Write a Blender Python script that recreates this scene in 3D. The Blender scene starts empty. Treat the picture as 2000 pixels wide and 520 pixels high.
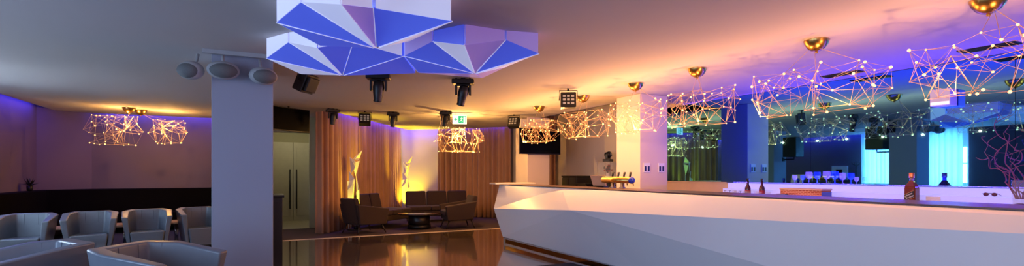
import bpy, bmesh, math, random
from mathutils import Vector, Matrix
C = bpy.context.scene.collection
PI = math.pi
R = math.radians
TH = R(27.0); CT, ST = math.cos(TH), math.sin(TH)
F, HOR, EYE = 965.0, 338.0, 1.35
CEIL = 2.70

# ---- measuring helpers: a point of the room from a direction and a distance / height / plane
def atd(px, py, d):
    r = (px-1000)/F*d
    return Vector((r*CT+d*ST, d*CT-r*ST, EYE-(py-HOR)/F*d))
def atz(px, py, z):
    return atd(px, py, F*(EYE-z)/(py-HOR))
def tan_at(px): return math.tan(TH+math.atan((px-1000)/F))
def atX(px, X): return Vector((X, X/tan_at(px), 0))
def atY(px, Y): return Vector((Y*tan_at(px), Y, 0))

# ---- materials (all procedural)
def lin(c):
    return tuple(((x/255)/12.92 if x/255 <= .04045 else ((x/255+.055)/1.055)**2.4) for x in c)
MATS = {}
def mat(name, rgb, rough=.5, metal=0., var=.08, scale=8., bump=0., emit=None, estr=0., trans=0., coat=0., spec=None, ior=None, sheen=0., alpha=None):
    if name in MATS: return MATS[name]
    m = bpy.data.materials.new(name); m.use_nodes = True
    nt = m.node_tree; b = nt.nodes['Principled BSDF']
    col = lin(rgb)
    b.inputs['Roughness'].default_value = rough
    b.inputs['Metallic'].default_value = metal
    b.inputs['Transmission Weight'].default_value = trans
    b.inputs['Coat Weight'].default_value = coat
    if coat: b.inputs['Coat Roughness'].default_value = .05
    if spec is not None: b.inputs['Specular IOR Level'].default_value = spec
    if ior: b.inputs['IOR'].default_value = ior
    if sheen: b.inputs['Sheen Weight'].default_value = sheen
    if alpha is not None: b.inputs['Alpha'].default_value = alpha
    tc = nt.nodes.new('ShaderNodeTexCoord')
    nz = nt.nodes.new('ShaderNodeTexNoise'); nz.inputs['Scale'].default_value = scale; nz.inputs['Detail'].default_value = 4
    nt.links.new(tc.outputs['Object'], nz.inputs['Vector'])
    mx = nt.nodes.new('ShaderNodeMix'); mx.data_type = 'RGBA'
    mx.inputs['A'].default_value = (*[x*(1-var) for x in col], 1)
    mx.inputs['B'].default_value = (*[min(1, x*(1+var)) for x in col], 1)
    nt.links.new(nz.outputs['Fac'], mx.inputs['Factor'])
    nt.links.new(mx.outputs['Result'], b.inputs['Base Color'])
    if bump:
        bp = nt.nodes.new('ShaderNodeBump'); bp.inputs['Strength'].default_value = bump; bp.inputs['Distance'].default_value = .01
        nt.links.new(nz.outputs['Fac'], bp.inputs['Height']); nt.links.new(bp.outputs['Normal'], b.inputs['Normal'])
    if emit:
        b.inputs['Emission Color'].default_value = (*lin(emit), 1)
        b.inputs['Emission Strength'].default_value = estr
    MATS[name] = m
    return m

# ---- mesh builder
class MB:
    def __init__(s): s.v = []; s.f = []; s.sm = []
    def add(s, vs, fs, M=None, smooth=False):
        b = len(s.v)
        for v in vs:
            v = Vector(v)
            if M is not None: v = M @ v
            s.v.append(v)
        for f in fs:
            s.f.append([b+i for i in f]); s.sm.append(smooth)
        return s
    def box(s, lo, hi, M=None):
        x0, y0, z0 = lo; x1, y1, z1 = hi
        return s.add([(x0,y0,z0),(x1,y0,z0),(x1,y1,z0),(x0,y1,z0),(x0,y0,z1),(x1,y0,z1),(x1,y1,z1),(x0,y1,z1)],
              [(3,2,1,0),(4,5,6,7),(0,1,5,4),(1,2,6,5),(2,3,7,6),(3,0,4,7)], M)
    def cbox(s, c, d, M=None):
        return s.box([c[i]-d[i]/2 for i in range(3)], [c[i]+d[i]/2 for i in range(3)], M)
    def frust(s, lo, hi, z0, z1, k, M=None):   # box whose top is scaled by k about its middle
        x0,y0 = lo; x1,y1 = hi; cx,cy=(x0+x1)/2,(y0+y1)/2
        t=lambda x,y,z:(cx+(x-cx)*k,cy+(y-cy)*k,z)
        return s.add([(x0,y0,z0),(x1,y0,z0),(x1,y1,z0),(x0,y1,z0),t(x0,y0,z1),t(x1,y0,z1),t(x1,y1,z1),t(x0,y1,z1)],
              [(3,2,1,0),(4,5,6,7),(0,1,5,4),(1,2,6,5),(2,3,7,6),(3,0,4,7)], M)
    def prism(s, poly, z0, z1, M=None):
        n = len(poly)
        return s.add([(x,y,z0) for x,y in poly]+[(x,y,z1) for x,y in poly],
              [tuple(range(n-1,-1,-1)), tuple(range(n,2*n))]+[(i,(i+1)%n,n+(i+1)%n,n+i) for i in range(n)], M)
    def lathe(s, prof, n=20, M=None, c=(0,0,0)):
        vs = []; fs = []
        for r, z in prof:
            for k in range(n):
                a = 2*PI*k/n; vs.append((c[0]+r*math.cos(a), c[1]+r*math.sin(a), c[2]+z))
        m = len(prof)
        for j in range(m-1):
            for k in range(n):
                fs.append((j*n+k, j*n+(k+1)%n, (j+1)*n+(k+1)%n, (j+1)*n+k))
        fs.append(tuple(range(n-1,-1,-1))); fs.append(tuple((m-1)*n+k for k in range(n)))
        return s.add(vs, fs, M, True)
    def tube(s, pts, r, n=8, M=None, r1=None):
        pts = [Vector(p) for p in pts]; vs = []; fs = []; m = len(pts)
        up = Vector((0,0,1))
        for i, p in enumerate(pts):
            t = (pts[min(i+1,m-1)]-pts[max(i-1,0)]).normalized()
            a = t.cross(up)
            if a.length < 1e-3: a = t.cross(Vector((1,0,0)))
            a.normalize(); b = t.cross(a)
            rr = r if r1 is None else r+(r1-r)*i/(m-1)
            for k in range(n):
                w = 2*PI*k/n; vs.append(p+a*math.cos(w)*rr+b*math.sin(w)*rr)
        for j in range(m-1):
            for k in range(n): fs.append((j*n+k, j*n+(k+1)%n, (j+1)*n+(k+1)%n, (j+1)*n+k))
        fs.append(tuple(range(n-1,-1,-1))); fs.append(tuple((m-1)*n+k for k in range(n)))
        return s.add(vs, fs, M, n > 5)
    def sphere(s, c, r, n=10, M=None, sc=(1,1,1)):
        c = Vector(c); vs = [c+Vector((0,0,-r*sc[2]))]; fs = []; m = n//2
        for j in range(1, m):
            a = -PI/2+PI*j/m
            for k in range(n):
                w = 2*PI*k/n; vs.append(c+Vector((r*sc[0]*math.cos(a)*math.cos(w), r*sc[1]*math.cos(a)*math.sin(w), r*sc[2]*math.sin(a))))
        vs.append(c+Vector((0,0,r*sc[2]))); t = len(vs)-1
        for k in range(n): fs.append((0, 1+(k+1)%n, 1+k))
        for j in range(m-2):
            for k in range(n):
                fs.append((1+j*n+k, 1+j*n+(k+1)%n, 1+(j+1)*n+(k+1)%n, 1+(j+1)*n+k))
        for k in range(n): fs.append((t, 1+(m-2)*n+k, 1+(m-2)*n+(k+1)%n))
        return s.add(vs, fs, M, True)
    def slabtri(s, a, b, c, th, shrink=.0):   # triangular panel of thickness th
        a, b, c = Vector(a), Vector(b), Vector(c); g = (a+b+c)/3
        a, b, c = [g+(p-g)*(1-shrink) for p in (a,b,c)]
        n = (b-a).cross(c-a).normalized()*th
        if n.z < 0: n = -n
        return s.add([a,b,c,a+n,b+n,c+n], [(0,1,2),(5,4,3),(0,3,4,1),(1,4,5,2),(2,5,3,0)])
    def build(s, name, m, parent=None, bevel=0, seg=2, loc=None):
        me = bpy.data.meshes.new(name)
        me.from_pydata([tuple(v) for v in s.v], [], s.f); me.validate()
        bm = bmesh.new(); bm.from_mesh(me); bmesh.ops.recalc_face_normals(bm, faces=bm.faces); bm.to_mesh(me); bm.free()
        if len(me.polygons) == len(s.sm):
            me.polygons.foreach_set('use_smooth', s.sm)
        me.materials.append(m)
        o = bpy.data.objects.new(name, me); C.objects.link(o)
        if parent is not None: o.parent = parent
        if loc is not None: o.location = loc
        if bevel:
            md = o.modifiers.new('bevel', 'BEVEL'); md.width = bevel; md.segments = seg; md.limit_method = 'ANGLE'; md.angle_limit = R(35)
            for p in me.polygons: p.use_smooth = True
            if hasattr(md, 'harden_normals'): md.harden_normals = True
        return o
def tag(o, label, cat, group=None, kind=None):
    o['label'] = label; o['category'] = cat
    if group: o['group'] = group
    if kind: o['kind'] = kind
    return o
def thing(name, label, cat, loc=(0,0,0), rz=0, group=None):
    o = bpy.data.objects.new(name, None); C.objects.link(o); o.empty_display_size = .1
    o.location = loc; o.rotation_euler = (0,0,rz)
    return tag(o, label, cat, group)
def struct(o, label=None, cat=None):
    o['kind'] = 'structure'
    if label: o['label'] = label
    if cat: o['category'] = cat
    return o
def copy_tree(o, parent=None):
    c = o.copy(); C.objects.link(c)
    if parent is not None: c.parent = parent
    for ch in list(o.children): copy_tree(ch, c)
    return c
def again(src, label, loc, rz=0):
    c = copy_tree(src); c.location = loc; c.rotation_euler = (0,0,rz); c['label'] = label
    return c
def lamp(kind, name, loc, color, power, **k):
    l = bpy.data.lights.new(name, kind); l.color = color; l.energy = power
    for a, v in k.items(): setattr(l, a, v)
    o = bpy.data.objects.new(name, l); C.objects.link(o); o.location = loc
    return o
def aim(o, d):
    o.rotation_euler = Vector(d).to_track_quat('-Z', 'Y').to_euler(); return o
def strip(name, a, b, d, color, power, w=.04):   # linear light along a-b shining towards d
    a, b = Vector(a), Vector(b); t = (b-a).normalized()
    z = -Vector(d).normalized(); z = (z-t*z.dot(t)).normalized(); y = z.cross(t)
    o = lamp('AREA', name, (a+b)/2, color, power, shape='RECTANGLE', size=(b-a).length, size_y=w)
    o.rotation_euler = Matrix((t, y, z)).transposed().to_euler()
    return o
P_BAR, P_STAGE, P_LOUNGE, P_Y = 19., 115., 36., 5.
P_SH, P_DAY, P_REAR, P_COVE, P_LC, P_SC, P_V = 6., 125., 20., 6., 28., 40., 11.
P_LEDGE, P_FILL = 115., 22.
# ================= materials
M_ceil = mat('ceiling_paint', (206,198,196), .85, var=.02, scale=2)
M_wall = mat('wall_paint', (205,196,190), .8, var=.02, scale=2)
M_wallL = mat('wall_paint_dim_purple_light', (108,93,110), .8, var=.03, scale=1.5)  # white wall; dim purple light put into its base colour
M_pil = mat('pillar_paint_cool_light', (155,162,180), .75, var=.02, scale=2)  # cool dim light put into the colour of the lounge side pillars
M_green = mat('vestibule_paint', (176,170,140), .8, var=.03)
M_carpet = mat('purple_carpet', (62,48,60), .95, var=.25, scale=60, bump=.3)
M_navy = mat('navy_carpet', (30,36,62), .95, var=.25, scale=60, bump=.3)
M_white = mat('white_lacquer', (238,238,242), .35, var=.01)
M_dark = mat('black_wood', (26,22,24), .35, var=.2)
M_black = mat('black_plastic', (16,16,18), .4, var=.15)
M_blackm = mat('black_metal', (20,20,22), .35, .3, var=.1)
M_lens = mat('glass_lens', (120,130,140), .1, .2, var=.05)
M_brass = mat('brushed_brass', (205,160,90), .28, 1., var=.15, scale=20)
M_rod = mat('champagne_rod', (210,175,140), .5, .5, var=.05)
M_bulb = mat('warm_bulb', (255,220,160), .3, emit=(255,200,115), estr=2.8)
M_steel = mat('steel', (190,190,195), .2, 1., var=.05)
M_sign = mat('sign_white', (240,245,245), .4, emit=(225,245,240), estr=.9, var=0)
M_signg = mat('sign_green', (20,170,120), .4, emit=(20,180,125), estr=.9, var=0)
M_screen = mat('dark_screen', (6,6,9), .2, var=.1, spec=.06)
M_gold = mat('gold_mirror', (165,120,50), .12, 1., var=.25, scale=3)
M_leather = mat('grey_leather', (116,124,134), .3, var=.07, scale=14, bump=.06, spec=.6)
M_seam = mat('seam_thread', (92,100,112), .6)
M_banq = mat('black_velvet', (8,6,12), .95, var=.2, scale=20, spec=.1)
M_curt = mat('brown_drape', (172,130,106), .85, var=.1, scale=5, sheen=.2)
M_sheer = mat('sheer_voile', (240,246,250), .9, var=.02)
M_lounge = mat('brown_upholstery', (44,24,25), .8, var=.15, scale=30, sheen=.1)
M_legw = mat('walnut_leg', (40,26,20), .4)
M_paper = mat('white_folded_panel', (240,236,225), .6, var=.02)
M_glass = mat('clear_glass', (225,235,250), .04, var=0, alpha=.1, spec=.8)
M_lilac = mat('backlit_acrylic', (150,145,205), .5, emit=(180,174,255), estr=.72, var=.02)
M_panelw = mat('painted_light_white_panel', (236,236,244), .6, emit=(200,204,255), estr=.38, var=.02)  # brightness of light falling on white panels, put in as emission
M_panell = mat('painted_light_lilac_panel', (205,190,235), .6, emit=(120,95,215), estr=.28, var=.02)  # lilac light on white panels, put into colour and emission
M_panelb = mat('painted_light_blue_panel', (120,140,235), .5, emit=(58,78,232), estr=.42, var=.04)  # blue light on white panels, put into colour and emission
M_bartop = mat('brown_bar_top', (92,70,66), .3, var=.15, spec=.35)
M_spk = mat('grey_speaker_shell', (170,172,175), .5)
M_grille = mat('grey_speaker_grille', (105,108,108), .8, var=.2, scale=120)

def tile_mat():
    m = bpy.data.materials.new('polished_tile'); m.use_nodes = True; nt = m.node_tree; b = nt.nodes['Principled BSDF']
    tc = nt.nodes.new('ShaderNodeTexCoord')
    br = nt.nodes.new('ShaderNodeTexBrick'); br.offset = 0; br.inputs['Scale'].default_value = 1
    br.inputs['Brick Width'].default_value = .6; br.inputs['Row Height'].default_value = .6; br.inputs['Mortar Size'].default_value = .004
    br.inputs['Color1'].default_value = (*lin((158,134,118)), 1); br.inputs['Color2'].default_value = (*lin((148,126,112)), 1)
    br.inputs['Mortar'].default_value = (*lin((40,34,32)), 1)
    nt.links.new(tc.outputs['Object'], br.inputs['Vector']); nt.links.new(br.outputs['Color'], b.inputs['Base Color'])
    nz = nt.nodes.new('ShaderNodeTexNoise'); nz.inputs['Scale'].default_value = 3
    mr = nt.nodes.new('ShaderNodeMapRange'); mr.inputs['To Min'].default_value = .07; mr.inputs['To Max'].default_value = .14
    nt.links.new(tc.outputs['Object'], nz.inputs['Vector']); nt.links.new(nz.outputs['Fac'], mr.inputs['Value']); nt.links.new(mr.outputs['Result'], b.inputs['Roughness'])
    b.inputs['Specular IOR Level'].default_value = .9; b.inputs['Metallic'].default_value = .65; b.inputs['Coat Weight'].default_value = .8; b.inputs['Coat Roughness'].default_value = .06
    return m
M_tile = tile_mat()
def mirror_mat():
    m = bpy.data.materials.new('blue_tinted_mirror'); m.use_nodes = True; b = m.node_tree.nodes['Principled BSDF']
    b.inputs['Base Color'].default_value = (.11,.45,.90,1); b.inputs['Metallic'].default_value = 1; b.inputs['Roughness'].default_value = .015
    return m
M_mirror = mirror_mat()

# ================= the setting
def wallseg(name, a, b, z0, z1, m, th=.12, side=1):
    a, b = Vector((*a,0)), Vector((*b,0)); t = (b-a).normalized(); n = Vector((-t.y,t.x,0))*side*th
    q = [a, b, b+n, a+n]
    return struct(MB().prism([(p.x,p.y) for p in q], z0, z1).build(name, m))
HI = 3.0
struct(MB().box((-.6,6.22,-.1), (7.6,10.8,0)).build('floor', M_tile), 'polished brown tile dance floor reflecting the lamps', 'floor')
struct(MB().box((-4.5,-3,-.1), (7.6,6.22,0)).build('floor_navy_carpet', M_navy), 'dark navy carpet beside the bar plinth', 'floor')
struct(MB().box((-4.5,6.22,-.1), (-.6,14.8,0)).build('floor_lounge_carpet', M_navy), 'dark carpet under the grey tub chairs', 'floor')
struct(MB().box((-.6,10.8,-.1), (8.2,17.2,0)).build('floor_stage_carpet', M_carpet), 'dark purple carpet under the brown sofas', 'floor')
struct(MB().box((.1,10.785,0), (7.5,10.83,.008)).build('trim_1', mat('pale_edging',(225,205,180),.4)), 'pale edging strip between tile floor and carpet', 'trim')
ceil_poly = [(-3.95,-3),(7.75,-3),(7.75,7.16),(6.08,7.16),(6.08,10.4),(6.45,11.6),(6.5,13.0),(4.85,14.7),(4.15,15.35),(1.6,11.75),(1.2,11.55),(1.2,12.9),(-.05,12.9),(-.05,14.2),(-3.35,14.2),(-3.95,13.95)]
struct(MB().prism(ceil_poly, CEIL, CEIL+.06).build('ceiling', M_ceil), 'smooth white dropped ceiling with glowing edges', 'ceiling')
struct(MB().box((-4.6,-3.2,HI), (8.3,17.4,HI+.1)).build('ceiling_upper', M_ceil))
# left wall with windows
wl = MB(); wins = [(-1.6,1.0),(2.2,5.2),(7.05,8.15),(8.65,9.95)]
y = -3.
for a, b in wins:
    wl.box((-4.5,y,0), (-4.3,a,HI)); wl.box((-4.5,a,0), (-4.3,b,.35)); wl.box((-4.5,a,2.9), (-4.3,b,HI)); y = b
wl.box((-4.5,y,0), (-4.3,14.25,HI))
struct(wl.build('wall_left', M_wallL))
for i, (a, b) in enumerate(wins):
    fr = MB()
    for (p, q) in (((-4.46,a,.35),(-4.36,a+.06,2.9)), ((-4.46,b-.06,.35),(-4.36,b,2.9)), ((-4.46,a,.35),(-4.36,b,.41)), ((-4.46,a,2.84),(-4.36,b,2.9)),
                   ((-4.44,a,1.62),(-4.38,b,1.67)), ((-4.44,(a+b)/2-.03,.35),(-4.38,(a+b)/2+.03,2.9))): fr.box(p, q)
    w = struct(fr.build('window_%d' % (i+1), M_white))
    MB().box((-4.415,a+.05,.4), (-4.405,b-.05,2.85)).build('pane', M_glass, w)
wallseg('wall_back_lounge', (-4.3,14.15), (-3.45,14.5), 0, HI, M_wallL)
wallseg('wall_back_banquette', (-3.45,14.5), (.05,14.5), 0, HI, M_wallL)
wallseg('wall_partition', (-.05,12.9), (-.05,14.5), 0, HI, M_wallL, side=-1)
wallseg('wall_rear', (-4.5,-3), (7.8,-3), 0, HI, M_wall, side=-1)
wallseg('wall_bar', (7.5,-3), (7.5,12.1), 0, HI, M_wall, .15, -1)
wallseg('wall_bar_end', (6.72,12.0), (7.5,12.0), 0, HI, M_wall)
wallseg('wall_stage_side', (6.72,13.1), (6.72,12.0), 0, HI, M_wall, .12, 1)
# vestibule with the double door
MB_v = MB().box((-.05,13,0), (.0,15.1,HI)).box((1.45,13.1,0), (1.5,15.1,HI)).box((-.05,15.1,0), (1.5,15.2,HI))
struct(MB_v.build('wall_vestibule', M_green))
struct(MB().box((1.07,12.95,0), (1.5,13.1,HI)).box((-.05,12.95,2.32),(1.07,13.1,HI)).build('wall_vestibule_front', M_green))
struct(MB().box((-.05,13.1,2.5), (1.5,15.1,2.56)).build('ceiling_vestibule', M_green))
struct(MB().box((0,12.95,0), (1.45,15.1,.012)).build('floor_vestibule', mat('beige_vinyl',(185,175,150),.5)), 'pale vinyl floor in front of the double door', 'floor')
for i, (x0, x1, hx) in enumerate(((.07,.815,.735), (.825,1.45,.90))):
    d = struct(MB().box((x0,15.04,.01), (x1,15.09,2.2)).box((x0+.08,15.03,.15), (x1-.08,15.04,2.05)).build('door_%d' % (i+1), mat('pale_door',(200,195,172),.5), bevel=.006))
    MB().tube([(hx,14.98,.35),(hx,14.98,1.45)], .018).box((hx-.01,14.98,.45),(hx+.01,15.04,.47)).box((hx-.01,14.98,1.33),(hx+.01,15.04,1.35)).build('door_handle', M_dark, d)
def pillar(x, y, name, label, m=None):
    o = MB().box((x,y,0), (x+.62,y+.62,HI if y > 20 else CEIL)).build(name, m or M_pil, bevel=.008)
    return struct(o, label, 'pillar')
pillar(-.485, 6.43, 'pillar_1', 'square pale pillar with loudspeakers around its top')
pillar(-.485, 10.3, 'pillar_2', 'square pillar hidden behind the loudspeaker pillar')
pillar(5.74, 6.48, 'pillar_3', 'square pillar at the bar with two switch plates', mat('pillar_paint_warm_light',(225,212,205),.75,var=.02,scale=2))  # lighter copy for the bar pillars, warm light put into the colour
pillar(5.74, 10.44, 'pillar_4', 'square pillar behind the far end of bar carrying a television', mat('pillar_paint_warm_light',(225,212,205),.75,var=.02,scale=2))
# low wall under the far part of the mirror
struct(MB().box((7.28,5.95,0), (7.5,7.7,1.19)).box((7.26,5.95,1.165),(7.5,7.7,1.19)).build('wall_bar_base', mat('beige_panel',(214,190,180),.5)), 'pale dado wall beneath the far end of mirror', 'wall')

# ================= curtains
def curtain(name, path, z0, z1, label, m, amp=.075, wave=.17, seed=1, th=.006, gather=None):
    rnd = random.Random(seed); pts = [Vector((*p,0)) for p in path]
    L = [0]
    for a, b in zip(pts, pts[1:]): L.append(L[-1]+(b-a).length)
    n = int(L[-1]/.022); zs = [z1, z1-.35, (z0+z1)/2+.3, (z0+z1)/2-.2, z0+.4, z0]
    ph = 0; cols = []
    for i in range(n+1):
        s = L[-1]*i/n; k = max(j for j in range(len(L)-1) if L[j] <= s+1e-9)
        t = (pts[k+1]-pts[k]).normalized(); p = pts[k]+t*(s-L[k]); nn = Vector((-t.y,t.x,0))
        if i % 9 == 0: w = rnd.uniform(.75,1.35); am = rnd.uniform(.6,1.3)
        ph += 2*PI*.022/(wave*w)
        col = []
        for j, z in enumerate(zs):
            g = .8+.07*j
            o = nn*amp*am*g*math.sin(ph+.18*j*math.sin(i*.05+seed))
            col.append(p+o+Vector((0,0,z)))
        cols.append(col)
    vs = [v for c in cols for v in c]; m_ = len(zs)
    fs = [(i*m_+j, (i+1)*m_+j, (i+1)*m_+j+1, i*m_+j+1) for i in range(n) for j in range(m_-1)]
    mb = MB().add(vs, fs, None, True)
    o = mb.build(name, m); sd = o.modifiers.new('thick', 'SOLIDIFY'); sd.thickness = th
    if label: tag(o, label, 'curtain')
    return o
curtain('stage_curtain', [(1.12,11.62),(1.42,11.86),(3.95,15.7)], .01, 2.97, 'long brown curtain hung behind the sculptural lamps and small sofa', M_curt, seed=3)
curtain('stage_curtain', [(4.95,14.85),(6.62,13.05)], .01, 2.97, 'brown curtain hung behind the round starry chandelier', M_curt, seed=5)
curtain('side_curtain', [(6.85,11.85),(7.44,11.85)], .01, 2.95, 'narrow brown curtain in the corner between television pillar and grey wall', M_curt, seed=8)
wallseg('wall_stage_left', (1.5,12.2), (3.85,15.95), 0, HI, M_wall)
wallseg('wall_stage_corner', (3.8,15.9), (5.15,14.95), 0, HI, M_wall)
wallseg('wall_stage_right', (4.95,15.05), (6.85,13.1), 0, HI, M_wall)
sh = curtain('sheer_curtain', [(-4.2,7.15),(-4.2,8.1)], .05, 2.92, 'white sheer curtain glowing with daylight, seen in mirror nearest the blue wall', M_sheer, .04, .14, 11, .003)
curtain('sheer_curtain', [(-4.2,8.75),(-4.2,10.0)], .05, 2.92, 'white sheer curtain reflected in mirror beside the dark hanging loudspeaker', M_sheer, .04, .14, 12, .003)
nt = M_sheer.node_tree; b = nt.nodes['Principled BSDF']
tr = nt.nodes.new('ShaderNodeBsdfTranslucent'); tr.inputs['Color'].default_value = (.9,.95,1,1)
ms = nt.nodes.new('ShaderNodeMixShader'); ms.inputs[0].default_value = .6
nt.links.new(b.outputs[0], ms.inputs[1]); nt.links.new(tr.outputs[0], ms.inputs[2]); nt.links.new(ms.outputs[0], nt.nodes['Material Output'].inputs['Surface'])
# ================= bar counter
A=(4.35,9.1,1.107); B=(4.35,6.77,1.107); L_=(4.05,8.73,.652); D=(4.1,8.43,.136); Mm=(4.0,6.02,.807)
E=(4.2,4.68,.116); N=(4.20,-1.2,1.07); Ft=(4.15,-1.2,.116); T=(4.35,-1.2,1.107); G=(4.35,9.1,.105)
bar = thing('bar_counter', 'long faceted white bar counter with dark top and glowing plinth', 'bar counter', (4.6,5,0))
def rel(mb, off): 
    for v in mb.v: v -= Vector(off)
    return mb
OB=(4.6,5,0)
back = [(4.9,9.1,.105),(4.9,9.1,1.107),(4.9,-1.2,1.107),(4.9,-1.2,.105)]
vs=[A,B,L_,D,Mm,E,N,Ft,T,*back]
ix=dict(A=0,B=1,L=2,D=3,M=4,E=5,N=6,F=7,T=8,b0=9,b1=10,b2=11,b3=12)
fs=[[ix[k] for k in f.split()] for f in ('A B L','B M L','L M D','M E D','M N F E','B T N M','A L b1','L D b0 b1','b0 b3 b2 b1','D E F b3 b0','T b2 b3 F N','A b1 b2 T B')]
rel(MB().add(vs,fs), OB).build('faceted_front', M_white, bar)
rel(MB().box((4.338,-1.2,1.1075), (4.93,9.1,1.12)), OB).build('bar_top', M_bartop, bar, bevel=.002)
pl = rel(MB().prism([(4.13,8.40),(4.22,4.68),(4.19,-1.2),(4.85,-1.2),(4.85,8.40)],.018,.112), OB).build('plinth', M_gold, bar)
q = MB()
for z0,z1 in ((0,.02),(.1,.122)):
    q.prism([(4.11,8.42),(4.205,4.68),(4.175,-1.2),(4.19,-1.2),(4.22,4.68),(4.13,8.42)],z0,z1)
q.prism([(4.11,8.40),(4.11,8.425),(4.2,8.425),(4.2,8.40)],0,.122)
for k in range(3):
    y_ = 7.4-k*1.1; x_ = 4.11+(8.42-y_)*.053; q.box((x_,y_,.018),(x_+.02,y_+.02,.1))
rel(q, OB).build('plinth_frame', mat('satin_steel',(205,208,215),.35,.6), pl)
rel(MB().box((4.18,8.93,1.121), (5.1,9.22,1.15)), OB).build('end_shelf', mat('pale_shelf',(240,226,214),.4), bar, bevel=.004)

# ================= back bar
bb = thing('back_bar', 'low back bar with backlit lilac acrylic steps under the mirror', 'back bar', (7.1,2.4,0))
OB=(7.1,2.4,0)
rel(MB().box((6.75,-1.2,0), (7.48,5.92,.93)), OB).build('cabinet', mat('pale_lilac_panel',(214,206,228),.5), bb)
rel(MB().box((6.70,-1.2,.93), (7.48,5.93,.955)), OB).build('worktop', mat('matte_lilac_top',(196,190,228),.85,spec=.1), bb, bevel=.004)
rel(MB().box((7.06,-1.2,.956), (7.44,5.90,1.085)), OB).build('lower_light_step', M_lilac, bb)
rel(MB().box((7.22,-1.2,1.086), (7.44,5.93,1.18)), OB).build('upper_light_step', M_lilac, bb)
rel(MB().box((7.2,-1.2,1.181), (7.44,5.94,1.192)), OB).build('step_cover', mat('blue_glass_ledge',(70,90,170),.1), bb)
mr_ = thing('wall_mirror', 'wall-wide blue tinted mirror above the lit back bar', 'mirror', (7.44,3,1.195))
ys=[-1.2,.06,2.33,4.6,6.87,7.68]
for a,b_ in zip(ys,ys[1:]):
    rel(MB().box((7.40,a+.002,1.195), (7.42,b_-.002,2.68)), (7.44,3,1.195)).build('mirror_panel', M_mirror, mr_)
rel(MB().box((7.425,-1.2,1.195), (7.498,7.68,2.65)), (7.44,3,1.195)).build('backing_board', M_dark, mr_)

# ================= starry chandeliers
def chandelier(loc, lx, ly, z0, z1, nb, seed, label, group, canopies, rot=0, lev=3):
    x, y = loc
    t = thing('chandelier', label, 'chandelier', (x,y,CEIL), 0, group)
    rnd = random.Random(seed); H = z1-z0
    nodes = []
    layers = [(0, .78), (.42, 1.0), (.72,.92), (1, .84)]
    per = nb//len(layers)
    for (zf, k) in layers:
        ph = rnd.uniform(0, 1)
        for i in range(per):
            a = 2*PI*(i+ph+rnd.uniform(-.25,.25))/per
            q = 4.  # squarish outline
            ca, sa = math.cos(a), math.sin(a)
            rr = 1/((abs(ca)**q+abs(sa)**q)**(1/q))*rnd.uniform(.72,1.03)*k
            if i % 4 == 3: rr *= rnd.uniform(.25,.6)
            nodes.append(Vector((rr*ca*lx/2, rr*sa*ly/2, z0-CEIL+H*min(1,max(0,zf+rnd.uniform(-.09,.09))))))
    edges = set()
    for i, p in enumerate(nodes):
        ds = sorted((( (p-q).length, j) for j, q in enumerate(nodes) if j != i))
        for dd, j in ds[:2]: edges.add((min(i,j), max(i,j)))
        for dd, j in ds[5:14:6]:
            if dd < .62: edges.add((min(i,j), max(i,j)))
    fr = MB()
    for i, j in sorted(edges): fr.tube([nodes[i], nodes[j]], .0016, 5)
    for p in nodes: fr.sphere(p, .006, 6)
    fr.build('rod_frame', M_rod, t)
    bm_ = MB().sphere((0,0,0), .0102, 10).build('bulb', M_bulb, t, loc=nodes[0]); bm_.data.materials[0].cycles.emission_sampling = 'NONE'
    for i in range(1, len(nodes)):
        if rnd.random() < .84:
            c = bm_.copy(); C.objects.link(c); c.parent = t; c.location = nodes[i]
            k = rnd.choice((.8,.95,1.1,1.3)); c.scale = (k,k,k)
    for (cx, cy) in canopies:
        prof = [(.012,-.115),(.04,-.108),(.075,-.085),(.103,-.045),(.116,-.004),(.116,0)]
        cp = MB().lathe(prof, 24, c=(cx-x,cy-y,0)).build('canopy', M_brass, t)
        MB().lathe([(.004,-.135),(.012,-.13),(.012,-.112)], 10, c=(cx-x,cy-y,0)).build('finial', M_brass, cp)
        tops = sorted(nodes, key=lambda p: (p-Vector((cx-x,cy-y,-.1))).length+ (0 if p.z > z0-CEIL+H*.7 else 5))[:9:4]
        for p in tops: MB().tube([(cx-x+.05*(1 if p.x>cx-x else -1),cy-y+.05*(1 if p.y>cy-y else -1),-.095), p], .0022, 5).build('suspension_wire', M_rod, t)
    return t
bar_y = [1.74, 3.07, 4.61, 5.79, 7.15, 8.68]
lab = ['starry rod chandelier with the largest brass canopy, nearest end of bar', 'starry rod chandelier over bar before the mirror, above the large bottle side',
       'starry rod chandelier over bar between blue pillar reflection and dark curtain reflection', 'starry rod chandelier over bar in front of the switch plate pillar',
       'starry rod chandelier over bar before the grey wall and glass cabinet', 'starry rod chandelier at far end of bar in front of the television']
ext = [(.9,2.36),(2.38,3.94),(4.0,5.2),(5.24,6.36),(6.45,7.9),(8.0,9.3)]
WARM = (1,.45,.14)
for i, (yy, (a, b_)) in enumerate(zip(bar_y, ext)):
    mid = (a+b_)/2
    chandelier((5.04,mid), .62, b_-a, 1.97, 2.41, 48, 20+i, lab[i], 'starry chandeliers over the bar', [(5.04,yy)])
    for k in (-.25,.25):
        lamp('POINT', 'chandelier_or_fill', (4.80,mid+k*(b_-a),2.0), WARM, P_BAR*(1.7 if i > 2 else 1), shadow_soft_size=.012)
chandelier((4.1,10.75), 1.22, .62, 1.84, 2.38, 92, 40, 'dense starry rod chandelier hanging before stage curtain beside the exit sign', 'starry chandeliers over the seating', [(3.75,10.75)])
chandelier((-2.66,12.7), .95, .6, 1.93, 2.52, 48, 50, 'starry rod chandelier over tub chairs, left of two', 'starry chandeliers over the seating', [(-2.42,12.7)])
chandelier((-1.78,13.05), .72, .5, 1.98, 2.50, 36, 51, 'starry rod chandelier over tub chairs, nearer the loudspeaker pillar', 'starry chandeliers over the seating', [(-2.28,13.05)])
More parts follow.
